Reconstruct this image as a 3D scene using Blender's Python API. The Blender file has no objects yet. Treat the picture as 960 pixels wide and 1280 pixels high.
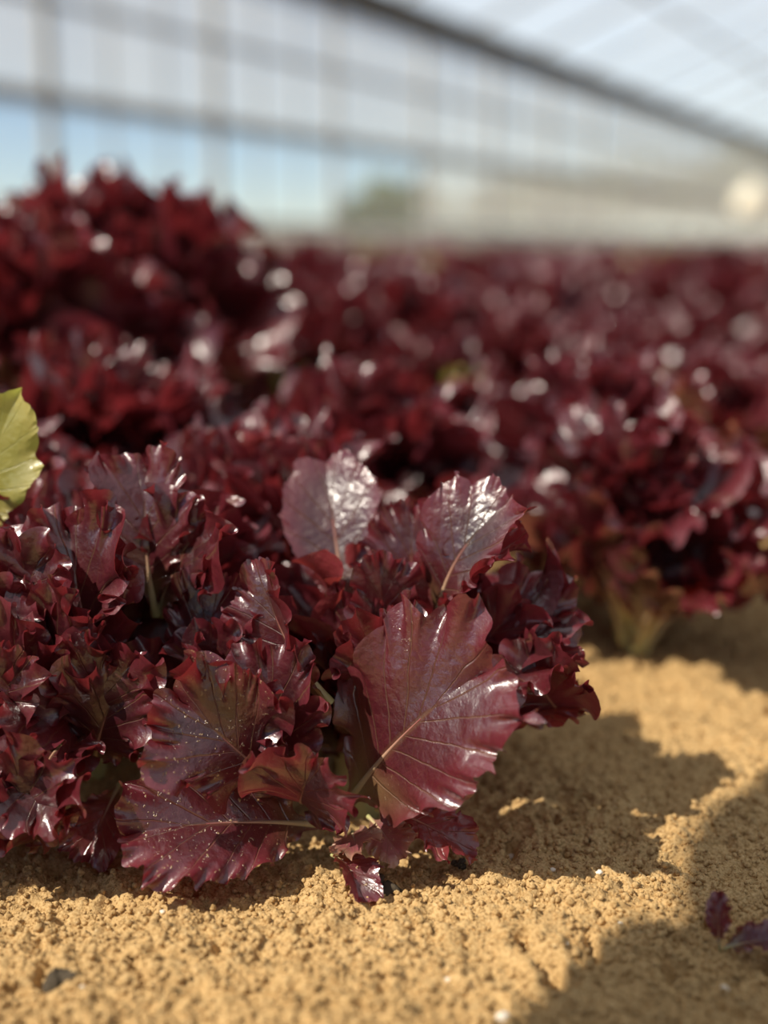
import bpy, math, random
import numpy as np
from mathutils import Vector, Matrix

# ------------------------------------------------------------------ camera
FPX = 1600.0                       # focal length in pixels of the 960x1280 frame
HCAM = 0.20                        # camera held low, about lettuce height
PITCH = math.atan(330.0 / FPX)     # horizon sits at pixel row 310
scene = bpy.context.scene
col = scene.collection

cam_d = bpy.data.cameras.new('camera')
cam = bpy.data.objects.new('camera', cam_d)
col.objects.link(cam)
cam.location = (0, 0, HCAM)
cam.rotation_euler = (math.pi / 2 - PITCH, 0, 0)
cam_d.sensor_fit = 'VERTICAL'
cam_d.sensor_height = 36.0
cam_d.lens = FPX / 1280 * 36.0
cam_d.clip_start = 0.01
cam_d.clip_end = 500
cam_d.dof.use_dof = True
cam_d.dof.focus_distance = 0.412
cam_d.dof.aperture_fstop = 3.8
scene.camera = cam

# ------------------------------------------------------------------ light
SUN_DIR = Vector((-0.66, -0.36, 0.84)).normalized()      # towards the sun: left, behind, 48 deg up
sun_d = bpy.data.lights.new('sun', 'SUN')
sun_d.energy = 9.6
sun_d.angle = math.radians(0.53)
sun_d.color = (1.0, 0.93, 0.82)
sun = bpy.data.objects.new('sun', sun_d)
col.objects.link(sun)
sun.rotation_euler = SUN_DIR.to_track_quat('Z', 'Y').to_euler()
sun.location = SUN_DIR * 30

world = bpy.data.worlds.new('sky')
scene.world = world
world.use_nodes = True
wn = world.node_tree.nodes
wl = world.node_tree.links
wn.clear()
wo = wn.new('ShaderNodeOutputWorld')
wb = wn.new('ShaderNodeBackground')
ws = wn.new('ShaderNodeTexSky')
ws.sky_type = 'NISHITA'
ws.sun_disc = False
ws.sun_elevation = math.asin(SUN_DIR.z)
ws.sun_rotation = math.atan2(SUN_DIR.x, SUN_DIR.y)
ws.altitude = 1500
ws.air_density = 1.0
ws.dust_density = 0.1
ws.ozone_density = 3.0
wl.new(ws.outputs[0], wb.inputs[0])
wb.inputs[1].default_value = 0.11
wl.new(wb.outputs[0], wo.inputs[0])

vs = scene.view_settings
vs.view_transform = 'Standard'
vs.look = 'None'
vs.exposure = 0.0
vs.gamma = 1.0
vs.use_curve_mapping = False

# ------------------------------------------------------------------ frames
CP, SP = math.cos(PITCH), math.sin(PITCH)
def at(px, py, zc):
    """world point on the ray of a photograph pixel at camera depth zc"""
    x = (px - 480) / FPX * zc
    yc = (640 - py) / FPX * zc
    return Vector((x, zc * CP + yc * SP, HCAM - zc * SP + yc * CP))

RA = math.radians(26.9)                     # rows run 27 degrees right of the view
U = Vector((math.sin(RA), math.cos(RA), 0))
V = Vector((-math.cos(RA), math.sin(RA), 0))
def ab(a, b, z=0.0):
    return U * a + V * b + Vector((0, 0, z))

# ------------------------------------------------------------------ helpers
def tag(o, label=None, cat=None, group=None, kind=None):
    if label: o['label'] = label
    if cat: o['category'] = cat
    if group: o['group'] = group
    if kind: o['kind'] = kind
    return o
def link(o, parent=None):
    col.objects.link(o)
    if parent is not None: o.parent = parent
    return o
def obj(name, me, mt=None, parent=None):
    if mt is not None and not me.materials: me.materials.append(mt)
    return link(bpy.data.objects.new(name, me), parent)
def empty(name, loc, rz=0.0):
    o = bpy.data.objects.new(name, None)
    o.empty_display_size = 0.03
    o.location = loc; o.rotation_euler = (0, 0, rz)
    return link(o)
def mesh_np(name, verts, faces, uv=None, smooth=True):
    """faces: (n,4) or (n,3) int array, uv per vertex"""
    me = bpy.data.meshes.new(name)
    verts = np.asarray(verts, dtype=np.float32); faces = np.asarray(faces, dtype=np.int32)
    k = faces.shape[1]; n = len(faces)
    me.vertices.add(len(verts)); me.vertices.foreach_set('co', verts.ravel())
    me.loops.add(n * k); me.loops.foreach_set('vertex_index', faces.ravel())
    me.polygons.add(n)
    me.polygons.foreach_set('loop_start', np.arange(0, n * k, k, dtype=np.int32))
    me.polygons.foreach_set('loop_total', np.full(n, k, dtype=np.int32))
    if smooth: me.polygons.foreach_set('use_smooth', np.ones(n, dtype=bool))
    if uv is not None:
        l = me.uv_layers.new(name='UVMap')
        l.data.foreach_set('uv', np.asarray(uv, dtype=np.float32)[faces.ravel()].ravel())
    me.update(); me.validate()
    return me
def prism_mesh(name, p0, p1, w, h, up=Vector((0, 0, 1))):
    """bevel-less square bar from p0 to p1"""
    p0 = Vector(p0); p1 = Vector(p1)
    d = (p1 - p0).normalized()
    s = d.cross(up)
    if s.length < 1e-4: s = d.cross(U)
    s.normalize(); t = s.cross(d).normalized()
    c = min(w, h) * 0.18
    prof = [(-w/2+c, -h/2), (w/2-c, -h/2), (w/2, -h/2+c), (w/2, h/2-c), (w/2-c, h/2), (-w/2+c, h/2), (-w/2, h/2-c), (-w/2, -h/2+c)]
    vs_, fs = [], []
    for p in (p0, p1):
        for a_, b_ in prof: vs_.append(p + s * a_ + t * b_)
    for i in range(8): fs.append((i, (i+1) % 8, 8 + (i+1) % 8, 8 + i))
    me = bpy.data.meshes.new(name)
    me.from_pydata([v[:] for v in vs_], [], fs + [tuple(range(7, -1, -1)), tuple(range(8, 16))])
    return me
def tube_np(pts, rad, seg=8):
    pts = np.asarray(pts, float); n = len(pts)
    tan = np.gradient(pts, axis=0); tan /= np.linalg.norm(tan, axis=1)[:, None] + 1e-12
    ref = np.array([1.0, 0.02, 0.03])
    if abs(tan[:, 0]).mean() > 0.8: ref = np.array([0.02, 0.03, 1.0])
    s = np.cross(tan, ref); s /= np.linalg.norm(s, axis=1)[:, None]
    t = np.cross(tan, s)
    a = np.arange(seg) / seg * 2 * np.pi
    rad = np.asarray(rad, float)
    v = pts[:, None, :] + rad[:, None, None] * (np.cos(a)[None, :, None] * s[:, None, :] + np.sin(a)[None, :, None] * t[:, None, :])
    v = v.reshape(-1, 3)
    f = []
    for i in range(n - 1):
        for k in range(seg):
            f.append((i*seg + k, i*seg + (k+1) % seg, (i+1)*seg + (k+1) % seg, (i+1)*seg + k))
    return v, np.array(f)

# smooth value noise for numpy
def _hash(ix, iy, iz, seed):
    n = (ix * 374761393 + iy * 668265263 + iz * 2147483647 + seed * 974634777) & 0xFFFFFFFF
    n = ((n ^ (n >> 13)) * 1274126177) & 0xFFFFFFFF
    return ((n ^ (n >> 16)) & 0xFFFF) / 65535.0
def vnoise(x, y, seed=0):
    x = np.asarray(x, float); y = np.asarray(y, float)
    ix = np.floor(x).astype(np.int64); iy = np.floor(y).astype(np.int64)
    fx = x - ix; fy = y - iy
    fx = fx*fx*(3-2*fx); fy = fy*fy*(3-2*fy)
    z = np.zeros_like(ix)
    h = lambda a_, b_: _hash(ix + a_, iy + b_, z, seed)
    return ((h(0,0)*(1-fx) + h(1,0)*fx)*(1-fy) + (h(0,1)*(1-fx) + h(1,1)*fx)*fy) * 2 - 1

# ------------------------------------------------------------------ materials
class NT:
    def __init__(self, name):
        self.m = bpy.data.materials.new(name); self.m.use_nodes = True
        self.t = self.m.node_tree; self.t.nodes.clear()
        self.out = self.n('ShaderNodeOutputMaterial')
    def n(self, kind, **kw):
        nd = self.t.nodes.new(kind)
        for k, v in kw.items():
            if k.startswith('i_'):
                key = k[2:]
                key = int(key) if key.isdigit() else key.replace('_', ' ')
                nd.inputs[key].default_value = v
            else: setattr(nd, k, v)
        return nd
    def l(self, a, b): self.t.links.new(a, b)
    def math(self, op, a, b=None, clamp=False):
        nd = self.n('ShaderNodeMath', operation=op); nd.use_clamp = clamp
        for i, v in enumerate((a, b)):
            if v is None: continue
            if isinstance(v, (int, float)): nd.inputs[i].default_value = v
            else: self.l(v, nd.inputs[i])
        return nd.outputs[0]
    def mix(self, fac, a, b):
        nd = self.n('ShaderNodeMix', data_type='RGBA')
        for i, v in ((0, fac), (6, a), (7, b)):
            if isinstance(v, (int, float)): nd.inputs[i].default_value = v
            elif isinstance(v, tuple): nd.inputs[i].default_value = v if len(v) == 4 else (*v, 1)
            else: self.l(v, nd.inputs[i])
        return nd.outputs[2]
    def ramp(self, fac, stops):
        nd = self.n('ShaderNodeValToRGB')
        cr = nd.color_ramp
        while len(cr.elements) < len(stops): cr.elements.new(0.5)
        for e, (p, c) in zip(cr.elements, stops):
            e.position = p; e.color = (*c, 1) if len(c) == 3 else c
        self.l(fac, nd.inputs[0])
        return nd.outputs[0]
    def noise(self, vec, scale, detail=3.0, rough=0.55):
        nd = self.n('ShaderNodeTexNoise'); nd.inputs['Scale'].default_value = scale
        nd.inputs['Detail'].default_value = detail; nd.inputs['Roughness'].default_value = rough
        self.l(vec, nd.inputs['Vector'])
        return nd.outputs[0]

def leaf_material(name, dark, mid, bright, basecol, transl, hue_var=0.0, rough=0.36, dust=0.0, tw=0.30, gloss=1.0):
    k = NT(name)
    uv = k.n('ShaderNodeUVMap').outputs[0]
    tc = k.n('ShaderNodeTexCoord').outputs['Object']
    sep = k.n('ShaderNodeSeparateXYZ'); k.l(uv, sep.inputs[0])
    s = sep.outputs[0]
    t = k.math('ABSOLUTE', k.math('MULTIPLY_ADD', sep.outputs[1], 2.0)); 
    # abs(2v-1)
    nd = t.node.inputs[0].links[0].from_node; nd.inputs[2].default_value = -1.0
    oi = k.n('ShaderNodeObjectInfo').outputs['Random']
    nlow = k.noise(tc, 55, 3)
    nmid = k.noise(tc, 190, 4)
    c1 = k.mix(k.ramp(nlow, [(0.35, (0, 0, 0)), (0.68, (1, 1, 1))]), dark, mid)
    edge = k.ramp(t, [(0.55, (0, 0, 0)), (1.0, (1, 1, 1))])
    c2 = k.mix(k.math('MULTIPLY', edge, k.math('MULTIPLY_ADD', nmid, 1.0)), c1, bright)
    c3 = k.mix(k.math('MULTIPLY', oi, 0.3), c2, bright)
    # pale base along the midrib
    fb = k.math('MULTIPLY', k.ramp(s, [(0.05, (1, 1, 1)), (0.42, (0, 0, 0))]), k.ramp(t, [(0.3, (1, 1, 1)), (0.95, (0.1, 0.1, 0.1))]))
    c4 = k.mix(fb, c3, basecol)
    # side veins: lines of constant s
    wob = k.math('MULTIPLY', k.math('SUBTRACT', nlow, 0.5), 0.05)
    ph = k.math('MULTIPLY', k.math('ADD', s, wob), 8.0)
    fr = k.math('ABSOLUTE', k.math('SUBTRACT', k.math('FRACT', ph), 0.5))
    wid = k.math('MULTIPLY_ADD', t, -0.055); wid.node.inputs[2].default_value = 0.075
    vein = k.math('SUBTRACT', 1.0, k.math('DIVIDE', fr, wid), True)
    mr = k.math('SUBTRACT', 1.0, k.math('DIVIDE', t, 0.07), True)
    vv = k.math('MAXIMUM', vein, mr)
    vo = k.n('ShaderNodeTexVoronoi', feature='DISTANCE_TO_EDGE'); vo.inputs['Scale'].default_value = 260
    k.l(tc, vo.inputs['Vector'])
    net = k.math('SUBTRACT', 1.0, k.math('MULTIPLY', vo.outputs['Distance'], 14.0), True)
    vall = k.math('MAXIMUM', k.math('MULTIPLY', vv, 0.55), k.math('MULTIPLY', net, 0.10))
    vcol = k.mix(0.5, bright, basecol)
    c5 = k.mix(vall, c4, vcol)
    # grains of sand blown on to the blade
    dn = k.noise(tc, 620, 2, 0.7)
    dl = k.noise(tc, 42, 2)
    dustm = k.math('MULTIPLY', k.ramp(dn, [(0.63, (0, 0, 0)), (0.70, (1, 1, 1))]), k.ramp(dl, [(0.62 - 0.32 * dust, (0, 0, 0)), (0.72 - 0.2 * dust, (1, 1, 1))]))
    dustm = k.math('MULTIPLY', dustm, min(1.0, 0.35 + dust))
    c6 = k.mix(dustm, c5, (0.50, 0.33, 0.16))
    p = k.n('ShaderNodeBsdfPrincipled')
    k.l(c6, p.inputs['Base Color'])
    rr = k.math('ADD', k.math('MULTIPLY_ADD', nmid, 0.22), k.math('MULTIPLY', dustm, 0.4)); 
    rr.node.inputs[0].links[0].from_node.inputs[2].default_value = rough - 0.11
    k.l(rr, p.inputs['Roughness'])
    p.inputs['Specular IOR Level'].default_value = 0.7
    p.inputs['Coat Weight'].default_value = gloss; p.inputs['Coat Roughness'].default_value = 0.25
    p.inputs['Coat IOR'].default_value = 1.7
    # blistered relief between the veins
    nfin = k.noise(tc, 1100, 2, 0.6)
    hgt = k.math('SUBTRACT', k.math('ADD', k.math('MULTIPLY', nmid, 0.75), k.math('MULTIPLY', vo.outputs['Distance'], 0.25)), k.math('MULTIPLY', vv, 0.45))
    hgt = k.math('ADD', hgt, k.math('MULTIPLY', nfin, 0.16))
    hgt = k.math('ADD', k.math('ADD', hgt, k.math('MULTIPLY', nlow, 2.6)), k.math('MULTIPLY', dustm, 0.5))
    bp = k.n('ShaderNodeBump'); bp.inputs['Strength'].default_value = 0.6; bp.inputs['Distance'].default_value = 0.0011
    k.l(hgt, bp.inputs['Height'])
    k.l(bp.outputs[0], p.inputs['Normal']); k.l(bp.outputs[0], p.inputs['Coat Normal'])
    tr = k.n('ShaderNodeBsdfTranslucent')
    k.l(k.mix(fb, transl, tuple(min(1, x * 1.3) for x in basecol)), tr.inputs[0])
    ms = k.n('ShaderNodeMixShader'); ms.inputs[0].default_value = tw
    k.l(p.outputs[0], ms.inputs[1]); k.l(tr.outputs[0], ms.inputs[2])
    k.l(ms.outputs[0], k.out.inputs[0])
    return k.m

M = {}
M['leaf'] = leaf_material('red_lettuce_leaf', (0.024, 0.0045, 0.0068), (0.072, 0.0088, 0.0140), (0.135, 0.016, 0.027), (0.26, 0.20, 0.07), (0.36, 0.036, 0.042), tw=0.24, rough=0.38)
M['leaf_dust'] = leaf_material('sandy_red_lettuce_leaf', (0.030, 0.006, 0.009), (0.082, 0.011, 0.016), (0.15, 0.018, 0.030), (0.26, 0.17, 0.07), (0.46, 0.035, 0.038), dust=1.0, tw=0.2)
M['leaf_rust'] = leaf_material('rusty_lettuce_leaf', (0.09, 0.012, 0.014), (0.17, 0.021, 0.022), (0.23, 0.034, 0.042), (0.36, 0.28, 0.09), (0.48, 0.065, 0.055), tw=0.3)
M['leaf_green'] = leaf_material('green_lettuce_leaf', (0.24, 0.22, 0.035), (0.42, 0.37, 0.08), (0.50, 0.42, 0.13), (0.34, 0.34, 0.09), (0.5, 0.55, 0.08), rough=0.5, tw=0.35)
M['leaf_dead'] = leaf_material('withered_pink_leaf', (0.16, 0.03, 0.045), (0.36, 0.09, 0.10), (0.42, 0.24, 0.14), (0.36, 0.24, 0.12), (0.5, 0.14, 0.12), rough=0.6, dust=1.0)

def simple(name, colr, rough=0.6, metal=0.0, bump=0.0, bscale=60, var=0.15):
    k = NT(name)
    tc = k.n('ShaderNodeTexCoord').outputs['Object']
    nz = k.noise(tc, bscale, 4)
    c = k.mix(nz, tuple(x * (1 - var) for x in colr), tuple(min(1, x * (1 + var)) for x in colr))
    p = k.n('ShaderNodeBsdfPrincipled'); k.l(c, p.inputs['Base Color'])
    p.inputs['Roughness'].default_value = rough; p.inputs['Metallic'].default_value = metal
    if rough > .85: p.inputs['Specular IOR Level'].default_value = 0.1
    if bump:
        b = k.n('ShaderNodeBump'); b.inputs['Distance'].default_value = bump; b.inputs['Strength'].default_value = 0.6
        k.l(nz, b.inputs['Height']); k.l(b.outputs[0], p.inputs['Normal'])
    k.l(p.outputs[0], k.out.inputs[0])
    return k.m

def midrib_material():
    k = NT('pale_midrib')
    uv = k.n('ShaderNodeUVMap').outputs[0]
    sep = k.n('ShaderNodeSeparateXYZ'); k.l(uv, sep.inputs[0])
    tc = k.n('ShaderNodeTexCoord').outputs['Object']
    nz = k.noise(tc, 120, 3)
    c = k.ramp(k.math('MULTIPLY_ADD', nz, 0.12), [(0, (0.38, 0.38, 0.14)), (0.3, (0.50, 0.40, 0.22)), (0.6, (0.44, 0.25, 0.17)), (0.95, (0.22, 0.045, 0.055))])
    nd = c.node.inputs[0].links[0].from_node
    k.l(sep.outputs[0], nd.inputs[2])
    p = k.n('ShaderNodeBsdfPrincipled'); k.l(c, p.inputs['Base Color'])
    p.inputs['Roughness'].default_value = 0.38
    k.l(p.outputs[0], k.out.inputs[0])
    return k.m
M['midrib'] = midrib_material()

def sand_material():
    k = NT('ochre_sand')
    g = k.n('ShaderNodeNewGeometry').outputs['Position']
    n1 = k.noise(g, 18, 3)
    n2 = k.noise(g, 900, 3, 0.7)
    n3 = k.noise(g, 300, 4, 0.65)
    c = k.mix(n1, (0.49, 0.312, 0.132), (0.615, 0.412, 0.19))
    c = k.mix(k.ramp(n2, [(0.40, (1, 1, 1)), (0.52, (0, 0, 0))]), c, (0.34, 0.20, 0.075))
    c = k.mix(k.ramp(n2, [(0.64, (0, 0, 0)), (0.72, (1, 1, 1))]), c, (0.74, 0.56, 0.32))
    p = k.n('ShaderNodeBsdfPrincipled'); k.l(c, p.inputs['Base Color'])
    p.inputs['Roughness'].default_value = 0.85
    p.inputs['Specular IOR Level'].default_value = 0.25
    b = k.n('ShaderNodeBump'); b.inputs['Strength'].default_value = 0.8; b.inputs['Distance'].default_value = 0.0012
    k.l(k.math('ADD', n3, k.math('MULTIPLY', n2, 0.6)), b.inputs['Height']); k.l(b.outputs[0], p.inputs['Normal'])
    k.l(p.outputs[0], k.out.inputs[0])
    return k.m
M['sand'] = sand_material()
M['grain'] = simple('sand_grain', (0.60, 0.37, 0.14), 0.8, bscale=70, var=0.45)
M['white_grain'] = simple('pale_pebble', (0.78, 0.70, 0.58), 0.6, bump=0.0004, bscale=500)
M['debris'] = simple('charred_debris', (0.075, 0.058, 0.04), 1.0, bump=0.001, bscale=400, var=0.6)
M['soil'] = simple('dark_soil', (0.05, 0.035, 0.022), 0.95, bump=0.003, bscale=120, var=0.4)

# ------------------------------------------------------------------ the greenhouse
WB = 6.0             # lateral distance of the glazed side wall
EAVE, RAIL = 2.42, 1.17
A0, A1 = -7.0, 44.0
RIDGE_B, RIDGE_Z = 0.4, 4.9
FAR_B = -5.2

def glazing(name, colr, haze, tcol):
    k = NT(name)
    tc = k.n('ShaderNodeNewGeometry').outputs['Position']
    nz = k.noise(tc, 1.1, 3)
    tp = k.n('ShaderNodeBsdfTransparent'); tp.inputs[0].default_value = (*tcol, 1)
    tl = k.n('ShaderNodeBsdfTranslucent'); tl.inputs[0].default_value = (*colr, 1)
    gl = k.n('ShaderNodeBsdfGlossy'); gl.inputs[0].default_value = (0.9, 0.9, 0.9, 1); gl.inputs[1].default_value = 0.15
    m1 = k.n('ShaderNodeMixShader')
    h = k.math('MULTIPLY_ADD', nz, haze * 0.5); h.node.inputs[2].default_value = haze * 0.75
    k.l(h, m1.inputs[0])
    k.l(tp.outputs[0], m1.inputs[1]); k.l(tl.outputs[0], m1.inputs[2])
    m2 = k.n('ShaderNodeMixShader'); m2.inputs[0].default_value = 0.04
    k.l(m1.outputs[0], m2.inputs[1]); k.l(gl.outputs[0], m2.inputs[2])
    k.l(m2.outputs[0], k.out.inputs[0])
    return k.m
M['film'] = glazing('weathered_glazing', (0.55, 0.57, 0.56), 0.46, (0.86, 0.88, 0.87))
M['clear'] = glazing('clear_glazing', (0.9, 0.92, 0.92), 0.08, (0.95, 0.98, 1.0))
M['roof'] = glazing('roof_glazing', (0.64, 0.66, 0.64), 0.36, (0.95, 0.95, 0.92))
M['steel'] = simple('galvanised_steel', (0.27, 0.265, 0.25), 0.6, 0.1, bscale=6)
M['gutter'] = simple('dark_gutter_steel', (0.030, 0.028, 0.026), 0.6, 0.2, bscale=6)
M['curb'] = simple('concrete_curb', (0.52, 0.49, 0.42), 0.9, bscale=8)
M['outside'] = simple('dry_pale_ground', (0.46, 0.42, 0.31), 0.95, bscale=0.6, var=0.25)

def pane_mesh(c, thick):
    n = (c[1] - c[0]).cross(c[3] - c[0]).normalized() * thick
    v = [p[:] for p in c] + [(p + n)[:] for p in c]
    f = [(3, 2, 1, 0), (0, 1, 5, 4), (1, 2, 6, 5), (2, 3, 7, 6), (3, 0, 4, 7)]
    me = bpy.data.meshes.new('pane'); me.from_pydata(v, [], [(0, 1, 2, 3)])
    return me

def build_greenhouse():
    wall = empty('wall_left', ab(0, WB)); wall.location = (0, 0, 0)
    tag(wall, 'long glazed greenhouse side wall of grey posts, rails and weathered panes', None, None, 'structure')
    cb = obj('curb', prism_mesh('curb', ab(A0, WB, 0.15), ab(A1, WB, 0.15), 0.22, 0.44), M['curb'], wall)
    # frame
    obj('rail', prism_mesh('rail', ab(A0, WB, RAIL), ab(A1, WB, RAIL), 0.07, 0.10), M['steel'], wall)
    obj('rail', prism_mesh('rail', ab(A0, WB, 0.40), ab(A1, WB, 0.40), 0.06, 0.06), M['steel'], wall)
    obj('rail', prism_mesh('rail', ab(A0, WB, 1.80), ab(A1, WB, 1.80), 0.04, 0.04), M['steel'], wall)
    post = None
    posts = []
    a = 6.9 - 1.95 * 7
    while a < A1:
        posts.append(a); a += 1.95
    pm = prism_mesh('post', ab(0, WB, 0.0), ab(0, WB, EAVE), 0.075, 0.075, U)
    for a in posts:
        o = obj('post', pm, M['steel'], wall); o.location = ab(a, 0)
    mm = prism_mesh('mullion', ab(0, WB, 0.2), ab(0, WB, EAVE), 0.022, 0.03, U)
    for a in posts:
        for q in (1, 2):
            o = obj('mullion', mm, M['steel'], wall); o.location = ab(a + 0.65 * q, 0)
    rows = [(0.43, RAIL - 0.05), (RAIL + 0.05, 1.78), (1.82, EAVE - 0.04)]
    for r, (z0, z1) in enumerate(rows):
        for mt in ('clear', 'film'):
            c = [ab(0.05, WB, z0), ab(1.90, WB, z0), ab(1.90, WB, z1), ab(0.05, WB, z1)]
            me = pane_mesh(c, 0.004)
            for a in posts:
                is_clear = (r == 0 and a < 11.5)
                if is_clear != (mt == 'clear'): continue
                o = obj('pane', me, M[mt], wall); o.location = ab(a, 0)
    # eave gutter: one long dark beam
    g = empty('trim_1', (0, 0, 0)); tag(g, 'dark steel eave gutter beam running the length of the greenhouse', None, None, 'structure')
    obj('beam', prism_mesh('beam', ab(A0, WB - 0.02, EAVE + 0.07), ab(A1, WB - 0.02, EAVE + 0.07), 0.20, 0.27), M['gutter'], g)
    # roof
    roof = empty('ceiling', (0, 0, 0)); tag(roof, 'pitched greenhouse roof of pale glazing between slim rafters', None, None, 'structure')
    for (b0, z0) in ((WB, EAVE + 0.15), (FAR_B, EAVE + 0.15)):
        rm = prism_mesh('rafter', ab(0, b0, z0), ab(0, RIDGE_B, RIDGE_Z), 0.035, 0.06)
        for a in posts:
            o = obj('rafter', rm, M['steel'], roof); o.location = ab(a + 1.17, 0)
        n = 4
        for r in range(n):
            f0, f1 = r / n, (r + 1) / n
            lerp = lambda f: (b0 + (RIDGE_B - b0) * f, z0 + 0.04 + (RIDGE_Z - z0) * f)
            (ba, za), (bb, zb) = lerp(f0 + 0.003), lerp(f1 - 0.003)
            me = pane_mesh([ab(0.02, ba, za), ab(1.93, ba, za), ab(1.93, bb, zb), ab(0.02, bb, zb)], 0.004)
            for a in posts:
                o = obj('pane', me, M['roof'], roof); o.location = ab(a + 1.17, 0)
            if r: obj('purlin', prism_mesh('purlin', ab(A0, ba, za - 0.04), ab(A1, ba, za - 0.04), 0.035, 0.045), M['steel'], roof)
    obj('ridge', prism_mesh('ridge', ab(A0, RIDGE_B, RIDGE_Z + 0.02), ab(A1, RIDGE_B, RIDGE_Z + 0.02), 0.06, 0.08), M['steel'], roof)
    # opposite wall
    w2 = empty('wall_right', (0, 0, 0)); tag(w2, 'opposite glazed greenhouse side wall of posts and panes', None, None, 'structure')
    pm2 = prism_mesh('post', ab(0, FAR_B, 0.0), ab(0, FAR_B, EAVE + 0.1), 0.10, 0.10, U)
    me2 = pane_mesh([ab(0.05, FAR_B, 0.2), ab(1.90, FAR_B, 0.2), ab(1.90, FAR_B, EAVE), ab(0.05, FAR_B, EAVE)], 0.004)
    for a in posts:
        o = obj('post', pm2, M['steel'], w2); o.location = ab(a, 0)
        o = obj('pane', me2, M['film'], w2); o.location = ab(a, 0)
    obj('curb', prism_mesh('curb', ab(A0, FAR_B, 0.06), ab(A1, FAR_B, 0.06), 0.22, 0.26), M['curb'], w2)
    obj('beam', prism_mesh('beam', ab(A0, FAR_B, EAVE + 0.07), ab(A1, FAR_B, EAVE + 0.07), 0.16, 0.15), M['gutter'], w2)
    # far gable
    w3 = empty('wall_back', (0, 0, 0)); tag(w3, 'far glazed gable end of the greenhouse', None, None, 'structure')
    nb = 8
    for i in range(nb + 1):
        b = FAR_B + (WB - FAR_B) * i / nb
        f = (b - FAR_B) / (RIDGE_B - FAR_B) if b < RIDGE_B else (WB - b) / (WB - RIDGE_B)
        zt = EAVE + (RIDGE_Z - EAVE) * f
        obj('post', prism_mesh('post', ab(A1, b, 0), ab(A1, b, max(zt, 0.5)), 0.08, 0.08, U), M['steel'], w3)
        if i < nb:
            b1 = FAR_B + (WB - FAR_B) * (i + 1) / nb
            f1 = (b1 - FAR_B) / (RIDGE_B - FAR_B) if b1 < RIDGE_B else (WB - b1) / (WB - RIDGE_B)
            zt1 = EAVE + (RIDGE_Z - EAVE) * f1
            obj('pane', pane_mesh([ab(A1, b + .04, 0.05), ab(A1, b1 - .04, 0.05), ab(A1, b1 - .04, zt1), ab(A1, b + .04, zt)], 0.004), M['film'], w3)
build_greenhouse()

# ------------------------------------------------------------------ ground
def ground_h(x, y, fine=True):
    x = np.asarray(x, float); y = np.asarray(y, float)
    a = x * U.x + y * U.y; b = x * V.x + y * V.y
    h = 0.012 * vnoise(x * 6, y * 6, 3) * 0.6 + 0.005 * vnoise(x * 19, y * 19, 5)
    h = h * np.clip((y - 0.2) * 4, 0.15, 1)
    h += 0.034 / (1 + np.exp(-(b - 0.42) * 25)) * (1 / (1 + np.exp(-(y - 0.66) * 22)))        # the bed is a little higher
    if fine:
        wob = 0.0020 * vnoise(x * 60, y * 60, 7) + 0.0012 * vnoise(x * 140, y * 140, 8)
        n = vnoise(x * 330, y * 330, 11)
        crumb = 0.0017 * np.maximum(n, -0.2) + 0.0014 * vnoise(x * 620, y * 620, 12)
        pit = -0.0095 * np.clip(vnoise(x * 165 + 9, y * 165, 15) - 0.56, 0, 1) / 0.44
        h += wob + crumb + pit
        # a short ragged gouge in the sand
        ax, ay, bx_, by_ = .0403, .342, .0500, .317
        tt = np.clip(((x - ax) * (bx_ - ax) + (y - ay) * (by_ - ay)) / ((bx_ - ax) ** 2 + (by_ - ay) ** 2), 0, 1)
        dd = np.hypot(x - ax - tt * (bx_ - ax) + .0012 * np.sin(tt * 9), y - ay - tt * (by_ - ay)) + .0012 * vnoise(x * 400, y * 400, 21)
        h += -.0085 * np.exp(-(dd / .0026) ** 2) + .0028 * np.exp(-((dd - .0058) / .0025) ** 2)
    return h
def gz(x, y): return float(ground_h(np.array([x]), np.array([y]), False)[0])

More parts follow.
